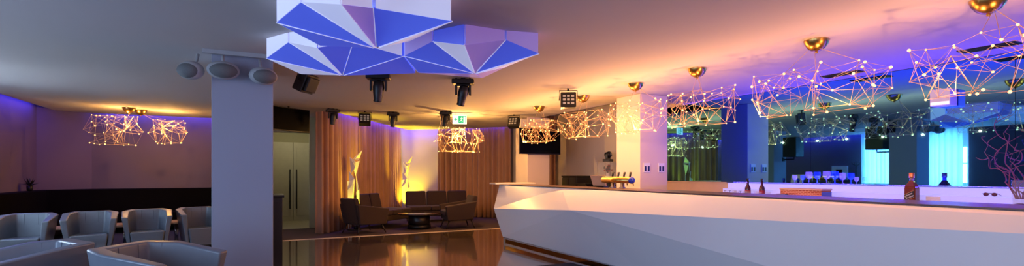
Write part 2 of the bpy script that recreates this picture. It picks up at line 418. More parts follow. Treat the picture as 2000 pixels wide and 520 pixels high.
for p, e in (((4.1,10.7,2.15),P_STAGE), ((-2.5,12.7,2.35),P_LOUNGE), ((-1.8,13.0,2.35),P_LOUNGE)):
    lamp('POINT', 'chandelier_or_fill', p, (1,.50,.12), e, shadow_soft_size=.012)

# ================= folded ceiling lamps
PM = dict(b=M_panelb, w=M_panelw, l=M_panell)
def origami(label, apex, rim, tops, kinds, seed):
    a = atd(apex[0], HOR, apex[1]); a.z = apex[2]
    t = thing('ceiling_sculpture', label, 'ceiling lamp', (a.x,a.y,CEIL), 0, 'folded white and blue ceiling lamps')
    o = Vector((a.x,a.y,CEIL))
    pts = []
    for px, d, z in rim:
        p = atd(px, HOR, d); p.z = z; pts.append(p-o)
    ap = a-o; n = len(pts)
    for i in range(n):
        p, q = pts[i], pts[(i+1)%n]
        g = (p+q)/2; e = ap+(g-ap)*.03
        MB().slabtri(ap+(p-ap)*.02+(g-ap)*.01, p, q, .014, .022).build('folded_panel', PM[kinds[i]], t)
        u = Vector((p.x,p.y,-.002)); w = Vector((q.x,q.y,-.002))
        n_ = (q-p).cross(Vector((0,0,1))).normalized()*.014
        if n_.dot(p) > 0: n_ = -n_
        k = .03
        P=[p.lerp(q,k),q.lerp(p,k),w.lerp(u,k),u.lerp(w,k)]
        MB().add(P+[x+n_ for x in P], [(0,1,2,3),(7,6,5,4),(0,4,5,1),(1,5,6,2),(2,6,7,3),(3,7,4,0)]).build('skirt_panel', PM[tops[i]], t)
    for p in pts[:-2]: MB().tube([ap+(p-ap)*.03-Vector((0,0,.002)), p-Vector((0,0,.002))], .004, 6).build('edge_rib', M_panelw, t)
    MB().tube([ap+Vector((0,0,.012)), Vector((0,0,0))], .022, 12).build('hanging_post', M_steel, t)
    lamp('POINT', 'folded_lamp_light', a+Vector((0,0,.2)), (.1,.2,1), 6, shadow_soft_size=.03)
    return t
origami('folded faceted ceiling lamp nearest the bar, panels with painted blue and lilac light', (928,5.1,2.375),
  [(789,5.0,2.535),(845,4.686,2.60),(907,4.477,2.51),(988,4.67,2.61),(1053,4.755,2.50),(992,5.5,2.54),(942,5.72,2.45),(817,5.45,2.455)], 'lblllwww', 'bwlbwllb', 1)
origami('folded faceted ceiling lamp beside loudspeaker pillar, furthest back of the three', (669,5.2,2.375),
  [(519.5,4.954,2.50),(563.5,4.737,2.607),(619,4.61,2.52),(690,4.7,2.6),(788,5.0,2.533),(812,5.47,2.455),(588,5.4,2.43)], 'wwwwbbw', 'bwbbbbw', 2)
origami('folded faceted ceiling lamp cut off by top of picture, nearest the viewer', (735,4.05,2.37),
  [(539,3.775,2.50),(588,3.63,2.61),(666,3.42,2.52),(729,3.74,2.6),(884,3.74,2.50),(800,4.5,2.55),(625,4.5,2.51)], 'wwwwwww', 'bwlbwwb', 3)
# ================= grey tub chairs (front faces -Y)
def tub_chair(label, loc, rz):
    t = thing('tub_chair', label, 'chair', loc, rz, 'grey leather tub chairs'); t.scale = (.9,.9,.98)
    out = [(-.37,-.34),(-.38,.12),(-.25,.36),(.25,.36),(.38,.12),(.37,-.34)]
    inn = [(-.275,-.34),(-.27,.07),(-.185,.25),(.185,.25),(.27,.07),(.275,-.34)]
    zt = [.66,.74,.755,.755,.74,.66]
    vs = []; n = 6
    for (x,y),z in zip(out,zt): vs.append((x,y,z))
    for (x,y),z in zip(inn,zt): vs.append((x,y,z-.004))
    for (x,y) in out: vs.append((x*.72,y*.80,.07))
    for (x,y) in inn: vs.append((x*.80,y*.82,.07))
    fs = []
    for i in range(n-1):
        fs += [(i,i+1,n+i+1,n+i),(i+1,i,2*n+i,2*n+i+1),(n+i,n+i+1,3*n+i+1,3*n+i),(2*n+i+1,2*n+i,3*n+i,3*n+i+1)]
    for i in (0,n-1): fs.append((i,n+i,3*n+i,2*n+i))
    MB().add(vs, fs).build('shell', M_leather, t, bevel=.018, seg=3)
    s = MB().add([(-.205,-.30,.10),(.205,-.30,.10),(.225,.20,.10),(-.225,.20,.10),(-.255,-.36,.42),(.255,-.36,.42),(.215,.215,.40),(-.215,.215,.40)],
        [(3,2,1,0),(4,5,6,7),(0,1,5,4),(1,2,6,5),(2,3,7,6),(3,0,4,7)]).build('seat', M_leather, t, bevel=.025, seg=3)
    for x in (-.09,.09): MB().tube([(x,.247,.74),(x*.95,.236,.43)], .0035, 5).build('seam', M_seam, t)
    for x in (-1,1): MB().tube([(x*.228,.16,.735),(x*.216,.155,.43)], .003, 5).build('seam', M_seam, t)
    for sx in (-1,1):
        for y in (-.26,.27): MB().tube([(sx*.24,y,0),(sx*.25,y,.075)], .014, 8, r1=.02).build('leg', M_steel, t)
    return t
chair = tub_chair('grey leather tub chair in back row, leftmost, before the left bench corner', (-3.08,9.75,0), R(2))
def yaw(dx, dy): return math.atan2(dx, -dy)
again(chair, 'grey leather tub chair in back row, second from the left', (-2.36,9.86,0), yaw(.16,-.98))
again(chair, 'grey leather tub chair in back row, third from left, below the starry chandeliers', (-1.66,10.02,0), yaw(.16,-.98))
again(chair, 'grey leather tub chair in back row, half hidden by the loudspeaker pillar', (-.95,10.25,0), yaw(.3,-.95))
again(chair, 'grey leather tub chair in the foreground corner, seen from behind', (-1.72,5.45,0), yaw(-.84,-.54)).scale = (1.04,1.04,1.0)
again(chair, 'grey leather tub chair in the foreground beside the pillar, open towards the bar', (-.76,4.96,0), yaw(.83,-.55)).scale = (1.04,1.04,1.0)
M_orange = mat('honey_table_top', (190,140,105), .35, var=.15, scale=12)
tb = thing('side_table', 'small low table behind back row between second and third tub chairs', 'table', (-2.1,10.75,0), 0, 'low tables behind the tub chairs')
MB().box((-.28,-.28,.43),(.28,.28,.46)).build('table_top', M_orange, tb, bevel=.004)
MB().tube([(0,0,.02),(0,0,.43)], .03, 12).build('stem', M_steel, tb); MB().lathe([(.2,0),(.2,.012),(.03,.02)], 24).build('base', M_steel, tb)
again(tb, 'small low table behind back row between third and fourth tub chairs', (-1.38,10.95,0))
again(tb, 'small low table behind back row between first and second tub chairs', (-2.8,10.6,0))

# ================= bench along the lounge walls
bq = thing('banquette', 'long black padded bench along the lounge walls', 'bench', (-2.2,14,0))
OB=(-2.2,14,0)
p_out=[(-4.28,10.4),(-4.28,14.1),(-3.43,14.45),(-.08,14.45)]; p_back=[(-4.08,10.4),(-4.08,13.96),(-3.36,14.24),(-.08,14.24)]; p_seat=[(-3.6,10.4),(-3.6,13.62),(-3.2,13.75),(-.08,13.75)]
rel(MB().prism(p_out+p_back[::-1], 0, .985), OB).build('backrest', M_banq, bq, bevel=.03, seg=3)
rel(MB().prism(p_back+p_seat[::-1], .1, .45), OB).build('seat', M_banq, bq, bevel=.03, seg=3)
pp = thing('potted_plant', 'small dark plant in a pot on the bench back', 'plant', (-4.13,13.25,.985))
MB().lathe([(.03,0),(.045,.02),(.05,.11),(.044,.11)], 16).build('pot', M_black, pp)
lf = MB(); rnd = random.Random(4)
for k in range(34):
    a = rnd.uniform(0,2*PI); e = rnd.uniform(.2,1.3); l = rnd.uniform(.1,.2)
    d = Vector((math.cos(a)*math.cos(e), math.sin(a)*math.cos(e), math.sin(e))); b0 = Vector((0,0,.1)); w = d.cross(Vector((0,0,1))).normalized()*.018
    p = b0+d*l
    lf.add([b0, b0+d*l*.55+w, p, b0+d*l*.55-w, b0+d*l*.55+Vector((0,0,.006))], [(0,1,4),(1,2,4),(2,3,4),(3,0,4)])
lf.build('foliage', mat('dark_leaf',(50,44,40),.6), pp)
# dark stand beside the pillar
ls = thing('speaker_cabinet', 'tall black floor cabinet just behind the loudspeaker pillar', 'cabinet', (-.05,7.35,0))
MB().box((-.3,-.25,.04),(.31,.25,1.03)).build('body', M_dark, ls, bevel=.01)
MB().box((-.32,-.27,1.03),(.33,.27,1.06)).build('top', M_black, ls, bevel=.004); MB().box((-.28,-.23,0),(.29,.23,.04)).build('base', M_black, ls)
MB().box((-.26,-.262,.1),(.27,-.25,.98)).build('door', M_dark, ls)

# ================= brown lounge seats
def sofa(label, loc, rz, w, nc, name='lounge_sofa', nb=9):
    t = thing(name, label, 'sofa', loc, rz, 'brown lounge seats')
    h = w/2
    MB().box((-h,-.40,.17),(h,.36,.32)).build('frame', M_lounge, t, bevel=.03, seg=3)
    for k in range(nc):
        x0 = -h+w*k/nc; x1 = x0+w/nc
        MB().box((x0+.005,-.44,.32),(x1-.005,.22,.44)).build('seat_cushion', M_lounge, t, bevel=.035, seg=3)
        if k < nb: MB().add([(x0+.01,.16,.42),(x1-.01,.16,.42),(x1-.01,.34,.36),(x0+.01,.34,.36),(x0+.02,.26,.84),(x1-.02,.26,.84),(x1-.02,.40,.82),(x0+.02,.40,.82)],
          [(3,2,1,0),(4,5,6,7),(0,1,5,4),(1,2,6,5),(2,3,7,6),(3,0,4,7)]).build('back_cushion', M_lounge, t, bevel=.04, seg=3)
    for sx in (-1,1):
        for y in (-.34,.28): MB().tube([(sx*(h-.1),y,.18),(sx*(h-.06),y*1.1,0)], .022, 8, r1=.013).build('leg', M_legw, t)
    return t
sofa('long brown three cushion sofa between folded lamp and stage curtain', (4.5,13.4,0), R(-6), 1.8, 3)
sofa('brown sofa with two back cushions against the stage curtain behind the coffee table', (2.78,12.62,0), R(43), 1.3, 3, nb=2)
def lounge_chair(label, loc, rz):
    t = thing('lounge_armchair', label, 'armchair', loc, rz, 'brown armchairs')
    MB().box((-.30,-.34,.2),(.30,.30,.31)).build('frame', M_lounge, t, bevel=.02, seg=2)
    MB().box((-.285,-.38,.31),(.285,.2,.44)).build('seat_cushion', M_lounge, t, bevel=.035, seg=3)
    MB().add([(-.30,.16,.25),(.30,.16,.25),(.28,.32,.22),(-.28,.32,.22),(-.33,.32,.80),(.33,.32,.80),(.32,.42,.78),(-.32,.42,.78)],
      [(3,2,1,0),(4,5,6,7),(0,1,5,4),(1,2,6,5),(2,3,7,6),(3,0,4,7)]).build('backrest', M_lounge, t, bevel=.03, seg=3)
    for s in (-1,1):
        MB().add([(s*.30,-.34,.2),(s*.40,-.34,.2),(s*.38,.30,.22),(s*.30,.30,.22),(s*.31,-.40,.56),(s*.43,-.40,.55),(s*.40,.38,.66),(s*.31,.38,.66)],
          [(3,2,1,0),(4,5,6,7),(0,1,5,4),(1,2,6,5),(2,3,7,6),(3,0,4,7)]).build('arm', M_lounge, t, bevel=.025, seg=3)
        for y in (-.28,.26): MB().tube([(s*.27,y,.21),(s*.33,y*1.3,0)], .022, 8, r1=.012).build('leg', M_legw, t)
    return t
lounge_chair('dark brown armchair beside the first folded lamp, facing the coffee table', (2.08,11.45,0), yaw(.86,.32))
lounge_chair('dark brown armchair in front of the long sofa, turned towards coffee table', (4.36,11.5,0), yaw(-.95,.12))
ct = thing('coffee_table', 'low round dark coffee table among the brown seats', 'table', (3.45,11.75,0))
MB().lathe([(.49,.345),(.51,.35),(.51,.375),(.50,.38)], 40).build('table_top', mat('dark_gloss_top',(48,36,30),.08), ct)
MB().lathe([(.24,.10),(.26,.13),(.26,.34),(.24,.345)], 32).build('drum', M_dark, ct); MB().lathe([(.28,0),(.28,.10)], 28).build('base', M_black, ct)

# ================= folded paper floor lamps
def folded_lamp(label, loc, rz, h, seed):
    t = thing('folded_floor_lamp', label, 'floor lamp', loc, rz, 'folded white floor lamps'); k = h/1.88
    def fold(name, a, b, c, th=.012):
        MB().slabtri(Vector(a)*k, Vector(b)*k, Vector(c)*k, th).build(name, M_paper, t)
    # head, neck, split legs: folded triangles
    fold('head_fold', (-.02,-.05,1.66), (.16,-.09,1.88), (.14,.04,1.66)); fold('head_fold', (-.06,0,1.62), (.16,-.09,1.88), (-.02,-.06,1.70))
    fold('neck_fold', (-.10,.02,1.72), (.02,-.05,1.60), (.06,.05,1.28)); fold('neck_fold', (.02,-.05,1.60), (.15,.02,1.64), (.06,.05,1.28)); fold('neck_fold', (-.10,.02,1.72),(.0,-.08,1.5),(-.06,.04,1.34))
    fold('leg_fold', (-.12,.03,1.40), (-.02,-.08,1.20), (-.07,.02,.02)); fold('leg_fold', (-.16,0,.95),(-.05,-.1,1.1),(-.14,0,.02)); fold('leg_fold', (-.02,-.08,1.20),(-.17,.0,1.15),(-.07,.02,.02))
    fold('leg_fold', (.06,.05,1.32), (.10,-.04,.95), (.13,.0,.02)); fold('leg_fold', (.10,-.04,.95),(.04,-.04,.9),(.13,0,.02))
    MB().lathe([(.17,0),(.17,.02),(.15,.025)], 24).build('base_plate', M_black, t)
    MB().lathe([(.035,.025),(.05,.035),(.05,.12),(.04,.12)], 14, c=(0,-.1,0)).build('uplight', M_black, t)
    return t
folded_lamp('white folded sculptural lamp in front of the brown curtain, yellow lit', (1.98,12.12,0), R(15), 1.88, 1)
folded_lamp('white folded sculptural lamp in the corner between the sofas, yellow lit', (3.88,14.55,0), R(15), 1.84, 2)
YEL = (1,.70,.02)
def upl(p, d, e, sz):
    o = lamp('SPOT', 'uplight_beam', p, YEL, e, spot_size=sz, spot_blend=.8, shadow_soft_size=.04); aim(o, d)
upl((1.95,11.98,.2), (.06,.22,1), 45*P_Y, R(60)); upl((3.9,14.3,.2), (.0,.25,1), 60*P_Y, R(60)); upl((4.12,15.33,.12), (.03,.06,1), 60*P_Y, R(90))

# ================= stage lights on the ceiling
def moving_head(label, loc, rz, tilt, s=1.0, group='moving head stage lights'):
    t = thing('moving_head_light', label, 'stage light', loc, rz, group)
    MB().box((-.16*s,-.10*s,-.09*s),(.16*s,.10*s,-.02*s)).build('base', M_black, t, bevel=.012)
    MB().box((-.03,-.03,-.02*s),(.03,.03,0)).tube([(-.1*s,0,-.02*s),(-.1*s,0,.0)],.015,8).tube([(.1*s,0,-.02*s),(.1*s,0,.0)],.015,8).build('clamp', M_blackm, t)
    y = MB().box((-.10*s,-.045*s,-.12*s),(.10*s,.045*s,-.09*s)).box((-.115*s,-.04*s,-.25*s),(-.085*s,.04*s,-.10*s)).box((.085*s,-.04*s,-.25*s),(.115*s,.04*s,-.10*s)).build('yoke', M_black, t, bevel=.008)
    hd = MB().lathe([(.04*s,.12*s),(.065*s,.10*s),(.078*s,.02*s),(.072*s,-.05*s),(.055*s,-.15*s),(.062*s,-.17*s),(.055*s,-.18*s)], 18).build('head', M_black, t, loc=(0,0,-.22*s)); hd.rotation_euler = tilt
    MB().lathe([(.048*s,-.181*s),(.03*s,-.186*s)], 16).build('lens', M_lens, hd)
    return t
def led_panel(label, loc, rz, tilt, s=1.0):
    t = thing('led_par_light', label, 'stage light', loc, rz, 'square led stage lights')
    bd = MB().box((-.13*s,-.075*s,-.13*s),(.13*s,.075*s,.13*s)).box((-.11*s,.075*s,-.1*s),(.11*s,.12*s,.1*s)).build('housing', M_black, t, bevel=.012, loc=(0,0,-.2*s)); bd.rotation_euler = (tilt,0,0)
    for i in range(3):
        for j in range(3):
            MB().box((-.024*s,-.008,-.018*s),(.024*s,.0,.018*s)).build('led_lens', M_ledl, bd, bevel=.004, loc=((i-1)*.07*s,-.075*s,(j-1)*.06*s))
    MB().tube([(-.15*s,0,-.2*s),(-.15*s,0,-.03),(.15*s,0,-.03),(.15*s,0,-.2*s)], .009, 6).build('bracket', M_blackm, t)
    MB().tube([(0,0,-.03),(0,0,0)], .016, 8).build('clamp', M_blackm, t)
    return t
M_ledl = mat('led_lens_white', (170,168,162), .3, emit=(255,240,220), estr=.08)
mh = moving_head('black moving head light hanging below folded lamps near the pillar side', (1.42,6.75,CEIL), R(-20), (R(5),R(4),0), .98)
m2 = again(mh, 'black moving head light under the folded lamp nearest bar, head tilted', (2.58,6.6,CEIL), R(-25))
for ch in m2.children:
    if ch.name.startswith('head'): ch.rotation_euler = (R(10),R(14),0)
again(mh, 'black moving head light in front of the curtain end beside dark television', (1.36,10.95,CEIL), R(5)).scale = (.85,.85,.85)
again(mh, 'black moving head light before the middle of brown curtain', (2.62,10.95,CEIL), R(-10)).scale = (.85,.85,.85)
m5 = again(mh, 'black moving head light beside the green exit sign', (3.62,10.3,CEIL), R(-20))
m5.scale = (.85,.85,.85)
for ch in m5.children:
    if ch.name.startswith('head'): ch.rotation_euler = (R(10),R(12),0)
lp = led_panel('black square led light under the folded lamp near pillar, seen from behind', (.52,6.85,CEIL), R(-130), R(-25), .95)
again(lp, 'black square led light with nine lenses before left brown curtain', (2.03,11.05,CEIL), yaw(-.2,-1))
again(lp, 'black square led light beside the far television pillar, tilted', (5.22,10.15,CEIL), yaw(-.75,-.65))
l4 = again(lp, 'black square led light with nine white lenses over the bar beside a brass canopy', (4.4,6.65,CEIL), yaw(-.5,-.85))
for ch in l4.children:
    if ch.name.startswith('housing'): ch.rotation_euler = (R(-6),0,0)
# exit sign
ex = thing('exit_sign', 'lit white and green emergency exit sign hanging from ceiling', 'sign', (4.02,10.5,CEIL), R(-18))
MB().box((-.16,-.02,-.24),(.16,.02,-.045)).build('sign_box', M_sign, ex, bevel=.004)
MB().box((-.03,-.023,-.222),(.145,-.0205,-.063)).build('green_field', M_signg, ex)
rm = MB()   # running figure, door and arrow of the pictogram
rm.box((.085,-.026,-.215),(.13,-.0235,-.075)); 
rm.sphere((.05,-.025,-.088), .011, 8)
for a, b_ in (((.045,-.10),(.035,-.15)),((.035,-.15),(.06,-.175)),((.06,-.175),(.05,-.205)),((.035,-.15),(.015,-.18)),((.015,-.18),(-.01,-.185)),((.045,-.108),(.07,-.125)),((.045,-.108),(.015,-.125))):
    rm.tube([(a[0],-.025,a[1]),(b_[0],-.025,b_[1])], .006, 6)
rm.build('pictogram', M_sign, ex)
ar = MB().add([(-.13,-.023,-.14),(-.09,-.023,-.10),(-.09,-.023,-.18),(-.13,-.0205,-.14),(-.09,-.0205,-.10),(-.09,-.0205,-.18)],[(0,1,2),(5,4,3),(0,3,4,1),(1,4,5,2),(2,5,3,0)]).box((-.09,-.023,-.15),(-.05,-.0205,-.13))
ar.build('arrow', M_signg, ex)
for x in (-.1,.1): MB().tube([(x,0,-.045),(x,0,0)], .005, 6).build('hanger', M_steel, ex)
# grey loudspeakers round the pillar top
def egg(label, loc, rz, w):
    t = thing('oval_loudspeaker', label, 'loudspeaker', loc, rz, 'grey oval loudspeakers on the pillar')
    MB().sphere((0,0,0), .5, 24, sc=(w,.22,.2)).build('shell', M_spk, t)
    MB().sphere((0,-.030,-.008), .5, 24, sc=(w*.88,.20,.168)).build('grille', M_grille, t)
    MB().tube([(0,.05,.07),(0,.09,.13),(0,.11,.2)], .016, 8).build('mount_arm', M_spk, t)
    return t
egg('grey oval loudspeaker on the outer corner of pillar, furthest from the folded lamps', (-.665,6.31,2.455), yaw(-.5,-.85), .27)
egg('grey oval loudspeaker at the pillar top between two others', (-.36,6.26,2.475), yaw(.1,-1), .32)
egg('grey oval loudspeaker at the pillar top next to the folded lamps', (.03,6.28,2.45), yaw(.35,-1), .30)
MB().box((-.56,6.28,2.655),(.15,6.33,2.70)).build('speaker_rail', M_spk); tag(bpy.data.objects['speaker_rail'], 'pale rail on the ceiling carrying the oval loudspeakers', 'rail')
# televisions
def tv(label, a, b_, z0, z1):
    a = Vector((*a,0)); b_ = Vector((*b_,0)); w = (b_-a).length; c = (a+b_)/2
    t = thing('television', label, 'television', (c.x,c.y,z0), math.atan2((b_-a).y,(b_-a).x), 'wall televisions'); H = z1-z0
    MB().box((-w/2,-.015,0),(w/2,.035,H)).build('casing', M_black, t, bevel=.005)
    MB().box((-w/2+.015,-.018,.02),(w/2-.015,-.015,H-.015)).build('screen', M_screen, t)
    return t
t1 = tv('dark television hanging from the ceiling beside the pillar and curtain', (.16,10.62), (.92,11.2), 2.19, 2.665)
MB().tube([(0,.05,.4),(0,.05,.505)], .02, 8).box((-.1,.035,.3),(.1,.06,.42)).build('ceiling_bracket', M_blackm, t1)
t2 = tv('dark wide television on the far pillar behind starry chandelier', (5.46,10.33), (6.55,10.25), 1.80, 2.42)
MB().box((-.15,.035,.2),(.15,.11,.42)).build('wall_bracket', M_blackm, t2)
wb = thing('wall_box', 'small white box high on the far television pillar', 'speaker', (5.66,10.6,2.45))
MB().box((-.08,-.12,0),(.08,.12,.2)).build('housing', M_white, wb, bevel=.008); MB().box((-.083,-.1,.02),(-.08,.1,.16)).build('front_grille', M_spk, wb)
wb2 = thing('projector_box', 'white box speaker on the mirror under the nearest starry chandelier', 'speaker', (7.30,2.93,2.15))
MB().box((-.09,-.1,0),(.09,.1,.2)).build('housing', M_white, wb2, bevel=.008); MB().box((-.094,-.09,.015),(-.09,.09,.045)).build('front_lip', M_sign, wb2)
def vent(label, loc, rz):
    t = thing('ceiling_vent', label, 'vent', loc, rz, 'dark ceiling vents')
    MB().box((-.09,-.24,-.012),(.09,.24,0)).build('frame', M_blackm, t, bevel=.003)
    for k in range(5): MB().box((-.075+k*.032,-.22,-.018),(-.062+k*.032,.22,-.012)).build('slat', M_dark, t)
    return t
v = vent('dark slatted ceiling vent above nearest end of the mirror', (6.95,2.4,CEIL), 0)
again(v, 'dark slatted ceiling vent above the middle of mirror', (7.05,3.95,CEIL))
# reflected in the mirror: loudspeakers on pillar arms, control box, coat stand
def hang_speaker(label, loc, rz):
    t = thing('hanging_loudspeaker', label, 'loudspeaker', loc, rz, 'black loudspeakers seen in the mirror')
    MB().box((-.2,-.22,0),(.2,.22,.62)).build('cabinet', M_black, t, bevel=.012)
    MB().box((-.205,-.19,.03),(-.2,.19,.59)).build('grille', M_grille2, t)
    MB().tube([(.05,0,.02),(.05,0,-.07),(.05,-.34,-.07)], .02, 8).box((.0,-.37,-.13),(.1,-.33,0)).build('bracket_arm', M_blackm, t)
    return t
M_grille2 = mat('black_grille', (26,26,28), .7, var=.2, scale=90)
hs = hang_speaker('black loudspeaker on arm behind the loudspeaker pillar, seen in mirror beside the sheer curtain', (-.1,7.42,1.98), 0)
again(hs, 'black loudspeaker on an arm seen in mirror above the spirit bottles', (-.16,9.85,1.85), PI)
cb = thing('control_box', 'pale wall control box reflected in mirror above the wine glasses', 'control box', (-4.28,10.75,1.1))
MB().box((0,-.28,0),(.06,.28,.5)).build('housing', M_white, cb, bevel=.006); MB().box((.06,-.1,.12),(.066,.12,.38)).build('screen', M_screen, cb); MB().box((.06,.18,.15),(.066,.24,.22)).build('keypad', M_dark, cb)
cs = thing('coat_stand', 'slim black coat stand reflected in mirror beside the sheer curtain', 'coat stand', (-3.9,10.0,0))
MB().tube([(0,0,.02),(0,0,1.75)], .02, 8).build('pole', M_blackm, cs); MB().lathe([(.2,0),(.2,.02),(.03,.03)], 20).build('base', M_blackm, cs)
for k in range(4):
    a = k*PI/2; MB().tube([(0,0,1.6),(.12*math.cos(a),.12*math.sin(a),1.66),(.15*math.cos(a),.15*math.sin(a),1.74)], .01, 6).build('hook', M_blackm, cs)
# ================= things by the far end of the bar
def switch_plate(label, loc):
    t = thing('switch_plate', label, 'switch', loc, 0, 'switch plates on the bar pillar')
    MB().box((-.07,-.012,0),(.07,0,.16)).build('plate', M_white, t, bevel=.004)
    for x in (-.036,.036): MB().box((x-.018,-.018,.02),(x+.018,-.012,.105)).build('switch_slot', M_dark, t)
    return t
sp = switch_plate('white double switch plate on bar pillar, nearer the cream side', (5.88,6.478,1.36))
again(sp, 'white double switch plate on bar pillar, nearer the mirror', (6.21,6.478,1.36))
fc = thing('dark_cabinet', 'dark wood cabinet against the grey wall past the bar', 'cabinet', (7.15,10.3,0))
MB().box((-.3,-.32,.06),(.28,.32,1.25)).build('body', M_dark, fc, bevel=.006); MB().box((-.32,-.34,1.25),(.28,.34,1.28)).build('top', M_dark, fc, bevel=.004)
for s in (0,1):
    d = MB().box((-.315,-.31+s*.315,.09),(-.3,-.005+s*.315,1.22)).build('door', M_dark, fc); MB().box((-.33,-.03+s*.04,.6),(-.315,-.02+s*.04,.8)).build('handle', M_steel, d)
MB().box((-.28,-.3,0),(.26,.3,.06)).build('plinth', M_black, fc)
ds = thing('low_desk', 'low black desk between the dark cabinet and glass case', 'desk', (7.12,9.72,0))
MB().box((-.34,-.2,1.07),(.3,.2,1.10)).build('desk_top', M_black, ds, bevel=.004); MB().box((-.3,-.19,0),(.28,.19,1.07)).build('body', M_dark, ds)
gc = thing('display_case', 'glass display case with flowers on a black base', 'display case', (7.2,9.22,0))
MB().box((-.2,-.16,0),(.2,.16,1.14)).build('base_cabinet', M_black, gc, bevel=.005)
fr = MB()
for x in (-.19,.18):
    for y_ in (-.15,.14): fr.box((x,y_,1.14),(x+.01,y_+.01,1.60))
fr.box((-.19,-.15,1.60),(.19,.15,1.61)); fr.build('frame', M_steel, gc)
MB().box((-.188,-.146,1.15),(-.184,.146,1.59)).build('glass_front', M_glass, gc); MB().box((-.18,-.15,1.15),(.18,-.146,1.59)).build('glass_side', M_glass, gc)
va = thing('flower_vase', 'white vase of red flowers inside the glass case', 'vase', (7.2,9.22,1.141))
MB().lathe([(.035,0),(.055,.03),(.06,.12),(.04,.2),(.045,.21)], 18).build('vase', M_white, va)
lf = MB(); fl = MB(); rnd = random.Random(9)
for k in range(26):
    a = rnd.uniform(0,2*PI); r_ = rnd.uniform(.02,.11); z = rnd.uniform(.26,.40)
    p = Vector((r_*math.cos(a), r_*math.sin(a), z)); lf.tube([(0,0,.18), p*.6+Vector((0,0,.1)), p], .004, 4)
    (fl if k % 2 else lf).sphere(p, .022, 6)
lf.build('foliage', mat('dull_leaf',(70,76,60),.7), va); fl.build('blossom', mat('red_blossom',(150,50,60),.6), va)
mh2 = thing('moving_head_light', 'black moving head light standing on the glass display case', 'stage light', (7.2,9.22,1.611), R(30), 'moving head stage lights')
MB().box((-.11,-.09,0),(.11,.09,.06)).build('base', M_black, mh2, bevel=.01)
MB().box((-.09,-.03,.06),(-.07,.03,.17)).box((.07,-.03,.06),(.09,.03,.17)).build('yoke', M_black, mh2, bevel=.006)
hd = MB().lathe([(.05,-.07),(.07,-.05),(.075,.05),(.055,.08)], 16).build('head', M_black, mh2, loc=(0,0,.16)); hd.rotation_euler = (R(75),0,0)
MB().lathe([(.045,.081),(.03,.086)], 14).build('lens', M_lens, hd)
# beer tap
bt = thing('beer_tap', 'horizontal brass beer tap tower with four black handles on bar', 'beer tap', (4.82,5.95,1.121))
for y_ in (-.12,.1): MB().lathe([(.05,0),(.05,.01),(.032,.02),(.032,.09)], 16, c=(0,y_,0)).build('column', M_steel, bt)
MB().tube([(0,-.29,.12),(0,.34,.12)], .045, 18).build('tower_tube', M_brass, bt)
MB().tube([(-.012,-.285,.158),(-.012,.33,.158)], .012, 8).build('amber_stripe', mat('amber_stripe',(240,190,70),.3,emit=(255,190,60),estr=.5), bt)
MB().sphere((0,-.33,.12), .05, 16).build('end_ball', mat('blue_enamel',(40,60,190),.25), bt)
for k in range(4):
    y_ = -.25+k*.135
    h = MB().tube([(.03,y_,.15),(.05,y_,.24)], .013, 8, r1=.018).build('tap_handle', M_black, bt)
    MB().tube([(.03,y_,.12),(.09,y_,.12),(.1,y_,.04)], .009, 8).build('spout', M_steel, h)
ps = thing('till_screen', 'tilted cream backed till screen on bar next to the beer tap', 'till', (4.88,6.46,1.121), R(10))
MB().add([(-.01,-.14,.02),(.01,-.14,.02),(.01,.14,.02),(-.01,.14,.02),(-.06,-.16,.19),(-.04,-.16,.19),(-.04,.16,.19),(-.06,.16,.19)],[(3,2,1,0),(4,5,6,7),(0,1,5,4),(1,2,6,5),(2,3,7,6),(3,0,4,7)]).build('screen_back', mat('cream_shell',(205,172,140),.5), ps, bevel=.004)
MB().box((.0,-.08,0),(.12,.08,.02)).build('foot', M_black, ps, bevel=.004)
# ================= bottles, glasses and vase on the back bar
M_whisky = mat('amber_whisky', (120,58,30), .08, var=.15, spec=.7)
M_cap = mat('copper_cap', (225,140,95), .3, .6)
M_label = mat('navy_label', (22,24,40), .5)
M_goldl = mat('gold_line', (220,180,110), .35, .5)
wh = thing('whisky_bottle', 'large square amber whisky bottle with slanted dark label on back bar', 'bottle', (7.0,3.12,.956))
k = .058
sq = lambda s,z: [(s*a,s*b_,z) for a,b_ in ((-1,-.8),(-.8,-1),(.8,-1),(1,-.8),(1,.8),(.8,1),(-.8,1),(-1,.8))]
rings = [sq(k*.94,0),sq(k,.01),sq(k,.20),sq(k*.93,.235),sq(k*.66,.262),sq(.026,.285),sq(.021,.30)]
vs = [p for r_ in rings for p in r_]; n8 = 8
fs = [tuple(range(7,-1,-1)), tuple(range(len(vs)-8,len(vs)))]+[(j*8+i,j*8+(i+1)%8,(j+1)*8+(i+1)%8,(j+1)*8+i) for j in range(len(rings)-1) for i in range(8)]
MB().add(vs,fs).build('glass_body', M_whisky, wh)
MB().lathe([(.021,.30),(.021,.335)], 16).build('neck', mat('pale_neck_seal',(150,120,150),.3), wh)
MB().lathe([(.027,.335),(.028,.34),(.028,.392),(.025,.396)], 18).build('cap', M_cap, wh)
sl = .028
lb = MB().add([(-k-.0025,.05,.08-sl),(-k-.0025,-.05,.08+sl),(-k-.0025,-.05,.155+sl),(-k-.0025,.05,.155-sl),(-k-.0005,.05,.08-sl),(-k-.0005,-.05,.08+sl),(-k-.0005,-.05,.155+sl),(-k-.0005,.05,.155-sl)],
   [(0,1,2,3),(7,6,5,4),(0,4,5,1),(1,5,6,2),(2,6,7,3),(3,7,4,0)]).build('slanted_label', M_label, wh)
ln = MB()
for z in (.077,.158): ln.tube([(-k-.0025,.05,z-sl),(-k-.0025,-.05,z+sl)], .0022, 5)
ln.build('gold_border', M_goldl, lb)
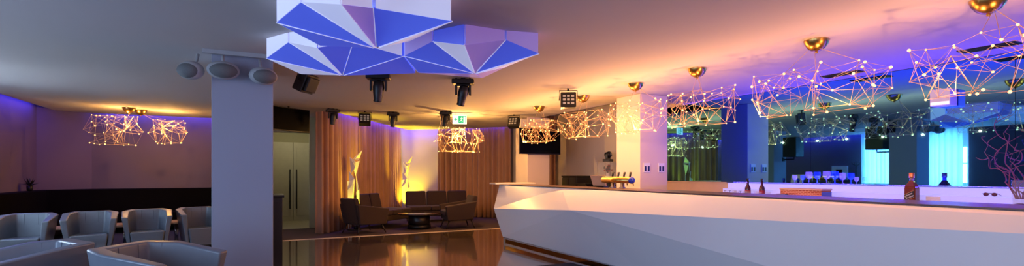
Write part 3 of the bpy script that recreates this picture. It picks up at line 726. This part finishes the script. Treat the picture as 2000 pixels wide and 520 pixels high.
def text(s, size, m, parent, loc, rot, name='label_text', ex=.0006):
    cu = bpy.data.curves.new(name, 'FONT'); cu.body = s; cu.size = size; cu.extrude = ex; cu.align_x = 'CENTER'; cu.align_y = 'CENTER'
    o = bpy.data.objects.new(name, cu); C.objects.link(o); o.data.materials.append(m)
    bpy.context.view_layer.update(); dg = bpy.context.evaluated_depsgraph_get(); me = bpy.data.meshes.new_from_object(o.evaluated_get(dg))
    bpy.data.objects.remove(o); o = bpy.data.objects.new(name, me); C.objects.link(o); o.parent = parent; o.location = loc; o.rotation_euler = rot
    if not me.materials: me.materials.append(m)
    return o
Rm = Matrix(((0,0,-1),(-1,0,0),(0,1,0)))    # text plane looking towards -X
Rt = Rm @ Matrix.Rotation(math.atan2(2*sl,.10),3,'Z')
text('Johnnie\nWalker', .03, M_white, lb, (-k-.004,0,.118), Rt.to_euler())
def bottle(label, loc):
    t = thing('spirit_bottle', label, 'bottle', loc, 0, 'small spirit bottles on the back bar')
    MB().lathe([(.034,0),(.038,.006),(.038,.12),(.034,.145),(.016,.175),(.014,.23)], 18).build('glass_body', mat('dark_red_glass',(70,24,40),.08,spec=.7), t)
    MB().lathe([(.017,.225),(.017,.262),(.014,.265)], 14).build('cap', M_dark, t)
    MB().lathe([(.0388,.03),(.0388,.105)], 18).build('label_band', mat('red_label',(150,40,60),.5), t)
    return t
sb = bottle('small dark red spirit bottle among tumblers, nearer the pillar reflection', (6.95,5.33,.956))
sb.scale = (1.15,)*3
again(sb, 'small dark red spirit bottle among tumblers, nearer the woven tray', (6.95,5.08,.956))
def tumbler(label, loc, s=1):
    t = MB().lathe([(.026,0),(.029,.003),(.034,.09),(.032,.09),(.027,.008),(.002,.008)], 16).build('tumbler', M_glass, loc=loc)
    t.scale = (s,s,s); return tag(t, label, 'glass', 'clear tumblers beside the spirit bottles')
rnd = random.Random(2); tu = None
for i in range(8):
    p = (6.80+.07*(i%2), 5.62-.1*i, .956); l = 'clear tumbler standing beside the two small spirit bottles'
    if tu is None: tu = tumbler(l, p, 1.2)
    else: c = tu.copy(); C.objects.link(c); c.location = p
M_smoke = mat('blue_smoke_glass', (60,70,120), .05, var=0, alpha=.6)
def coupe(loc):
    t = MB().lathe([(.036,0),(.04,.02),(.03,.045),(.005,.055),(.004,.10),(.03,.108),(.03,.111)], 16).build('upturned_glass', M_smoke, loc=loc)
    return tag(t, 'small upturned stemmed glass in the row at far end of lit back bar', 'glass', 'upturned glasses at the far end of the back bar')
cpo = coupe((6.99,5.80,.956)); cpo.scale=(.85,.85,.9)
for i in range(1,5): c = cpo.copy(); C.objects.link(c); c.location = (6.99,5.80-.1*i,.956)
def wine(label, loc, s):
    t = thing('wine_glass', label, 'glass', loc, 0, 'wine glasses on the lit back bar ledge'); t.scale = (s,s,s)
    MB().lathe([(.02,.062),(.040,.085),(.048,.12),(.042,.165),(.0405,.165),(.0465,.12),(.038,.087),(.004,.07)], 18).build('bowl', M_glass, t)
    MB().lathe([(.034,0),(.034,.003),(.006,.008),(.004,.06),(.012,.066)], 16).build('stem', M_glass, t)
    return t
w = wine('small stemmed glass on back bar ledge, furthest from viewer in row', (7.3,4.78,1.193), .75)
for i,(yy,s,l) in enumerate(((4.56,1.05,'round wine glass on back bar ledge, second furthest from viewer'),(4.30,1.1,'large round wine glass in the middle of the row on ledge'),(4.08,.95,'wine glass on back bar ledge, second nearest in the row'),(3.9,.6,'small glass on back bar ledge, nearest in the row'))):
    c = again(w, l, (7.3,yy,1.193)); c.scale = (s,s,s)
def brick_mat():
    m = bpy.data.materials.new('woven_red_brick'); m.use_nodes = True; nt = m.node_tree; b = nt.nodes['Principled BSDF']
    tc = nt.nodes.new('ShaderNodeTexCoord'); mp = nt.nodes.new('ShaderNodeMapping'); mp.inputs['Rotation'].default_value = (R(90),0,R(90))
    br = nt.nodes.new('ShaderNodeTexBrick'); br.inputs['Scale'].default_value = 1; br.inputs['Brick Width'].default_value = .05; br.inputs['Row Height'].default_value = .022; br.inputs['Mortar Size'].default_value = .004
    br.inputs['Color1'].default_value = (*lin((190,95,80)),1); br.inputs['Color2'].default_value = (*lin((160,70,62)),1); br.inputs['Mortar'].default_value = (*lin((225,170,160)),1)
    sx = nt.nodes.new('ShaderNodeSeparateXYZ'); cx_ = nt.nodes.new('ShaderNodeCombineXYZ')
    nt.links.new(tc.outputs['Object'], sx.inputs[0]); nt.links.new(sx.outputs['Y'], cx_.inputs['X']); nt.links.new(sx.outputs['Z'], cx_.inputs['Y'])
    nt.links.new(cx_.outputs[0], br.inputs['Vector']); nt.links.new(br.outputs['Color'], b.inputs['Base Color']); b.inputs['Roughness'].default_value = .7
    return m
ty = thing('bar_tray', 'long red woven box with pale lid on back bar below wine glasses', 'box', (6.92,4.38,.956))
MB().box((-.11,-.30,0),(.11,.30,.15)).build('woven_box', brick_mat(), ty, bevel=.004); MB().box((-.12,-.31,.15),(.12,.31,.172)).build('lid', mat('pale_lid',(225,190,185),.5), ty, bevel=.003)
MB().box((-.112,-.304,.0),(.112,-.30,.13)).build('end_panel', mat('blue_end',(70,90,200),.4), ty)
def caddy(label, loc):
    t = thing('napkin_holder', label, 'holder', loc)
    MB().box((-.04,-.07,0),(.04,.07,.012)).build('base', M_steel, t); 
    for x in (-.036,.03): MB().box((x,-.07,.012),(x+.006,.07,.09)).build('side_plate', M_steel, t)
    return t
caddy('small steel holder below the near end of the red woven box', (6.76,4.62,.956))
MB().box((7.052,2.86,1.0),(7.06,3.0,1.07)).build('socket_plate', M_white); tag(bpy.data.objects['socket_plate'], 'pale square socket plate on lit step beside the whisky bottle', 'socket')
sg = thing('sunglasses', 'small dark red sunglasses lying on the lit back bar step', 'sunglasses', (7.11,2.44,1.092))
for y_ in (-.035,.035): MB().sphere((0,y_,.022), .026, 10, sc=(.3,1,.8)).build('lens', mat('dark_red_lens',(90,40,60),.1), sg)
MB().tube([(0,-.062,.03),(0,0,.034),(0,.062,.03)], .004, 6).tube([(0,.062,.03),(.1,.06,.008)], .003, 5).tube([(0,-.062,.03),(.1,-.06,.008)], .003, 5).build('frame', M_dark, sg)
# vase with curly branches
VX, VY = 6.96, 2.15
vz = thing('glass_vase', 'tall glass vase with purple pebbles on near end of back bar', 'vase', (VX,VY,.956))
MB().lathe([(.055,0),(.06,.01),(.07,.32),(.066,.32),(.056,.015),(.002,.015)], 24).build('glass_body', M_glass, vz)
MB().lathe([(.05,.017),(.053,.04),(.05,.07),(.02,.08)], 16).build('filling', mat('dark_red_filling',(90,30,50),.5), vz)
M_br = mat('plum_branch', (120,60,95), .6, var=.3)
ends = [((-.02,.25,.55),'topmost, reaching towards the mirror lights'),((-.05,.17,.78),'tall one crossing mirror top'),((-.06,.30,.33),'lowest, bent furthest from the vase'),((.05,.04,.45),'short upright one'),((-.05,-.25,.6),'one leaning out of the picture'),((.0,.17,.2),'thin short curl beside the rim')]
for i, (e, l) in enumerate(ends):
    r0 = random.Random(30+i); pts = []
    st = Vector((VX+.01*(i-3),VY+.008*(3-i),1.08)); en = st+Vector(e)+Vector((0,0,.12))
    for k in range(46):
        u = k/45; p = st.lerp(en, u); p.z += .06*math.sin(PI*u)
        w_ = .028*min(1,u*3); p += Vector((math.sin(u*19+i)*w_, math.sin(u*16+i*2)*w_*1.2, math.cos(u*21+i)*w_*.8)); pts.append(p)
    mb = MB().tube(pts, .007, 6, r1=.003)
    for k in (20,28,37):
        q = pts[k]; dd = Vector((0,r0.uniform(-.2,.25),r0.uniform(.05,.22))); mb.tube([q, q+dd*.4+Vector((.02,.03,0)), q+dd*.7+Vector((-.02,-.02,.02)), q+dd], .004, 5, r1=.0015)
    tag(mb.build('willow_branch', M_br), 'curly plum branch in the glass vase, '+l, 'branch', 'curly branches in the vase')

# ================= light
for a, b_, e in (((-4.25,7.05),(-4.25,8.15),60),((-4.25,8.65),(-4.25,9.95),70)):
    o = lamp('AREA','window_daylight',(-4.7,(a[1]+b_[1])/2,1.6),(.75,.88,1),e*P_SH,shape='RECTANGLE',size=2.4,size_y=b_[1]-a[1]); aim(o,(1,0,0))
def day(p, d, sx, sy, e, col=(.43,.62,1)):
    o = lamp('AREA','window_daylight',p,col,e,shape='RECTANGLE',size=sx,size_y=sy)
    o.rotation_euler = Vector(d).to_track_quat('-Z','Z' if abs(d[2])<.9 else 'Y').to_euler()
day((-4.2,3.7,1.6),(1,0,-.15),3.0,2.3,P_DAY); day((-4.2,-.3,1.6),(1,0,-.15),2.6,2.3,P_DAY); day((1.,-2.9,1.6),(0,1,-.15),5.,2.2,P_REAR,(.28,.42,1))
BL = (.08,.06,1.0); PU=(.06,.035,1.)
strip('mirror_cove_light', (7.45,.0,2.685), (7.45,7.6,2.685), (-.9,0,.5), PU, P_COVE, .02)
strip('back_bar_ledge_light', (7.33,-.5,1.2), (7.33,5.9,1.2), (-.35,0,1), PU, P_LEDGE, .02)
strip('lounge_cove_light', (-4.12,9.5,2.85), (-4.12,13.9,2.85), (-.35,0,-1), BL, P_LC)
strip('lounge_cove_light', (-3.3,14.36,2.85), (-.1,14.36,2.85), (0,.35,-1), BL, P_LC*.8)
strip('stage_cove_light', (1.55,11.85,2.9), (4.0,15.5,2.9), (-.5,.35,-1), PU, P_SC)
strip('stage_cove_light', (4.1,15.5,2.88), (4.9,14.85,2.88), (.4,.5,-1), PU, P_SC*.25)
strip('stage_cove_light', (4.95,14.75,2.9), (6.5,13.1,2.9), (.4,.4,-1), PU, P_SC*.6)
for p in ((-1.,-1.6,2.),(1.6,-1.4,2.),(4.,-1.2,2.)): lamp('POINT','chandelier_or_fill',p,WARM,P_FILL,shadow_soft_size=.02)  # added warm fill behind the camera, no chandeliers hang there
o = lamp('POINT','vestibule_light',(.75,14.,2.4),(1,.9,.6),P_V,shadow_soft_size=.1)
wd = bpy.data.worlds.new('world'); bpy.context.scene.world = wd; wd.use_nodes = True
wd.node_tree.nodes['Background'].inputs['Color'].default_value = (.6,.8,1,1); wd.node_tree.nodes['Background'].inputs['Strength'].default_value = 1.

# ================= camera
cam = bpy.data.cameras.new('camera'); co = bpy.data.objects.new('camera', cam); C.objects.link(co)
co.location = (0,0,EYE); co.rotation_euler = (R(90),0,-TH)
cam.sensor_width = 36; cam.lens = F/2000*36; cam.shift_y = (HOR-260)/2000; cam.clip_start = .05
sc = bpy.context.scene; sc.camera = co
vs_ = sc.view_settings; vs_.view_transform = 'Standard'; vs_.look = 'None'; vs_.gamma = 1; vs_.exposure = 0; vs_.use_curve_mapping = False
sc.cycles.use_denoising = True; sc.cycles.max_bounces = 8; sc.cycles.sample_clamp_indirect = 6; sc.cycles.caustics_reflective = False; sc.cycles.caustics_refractive = False
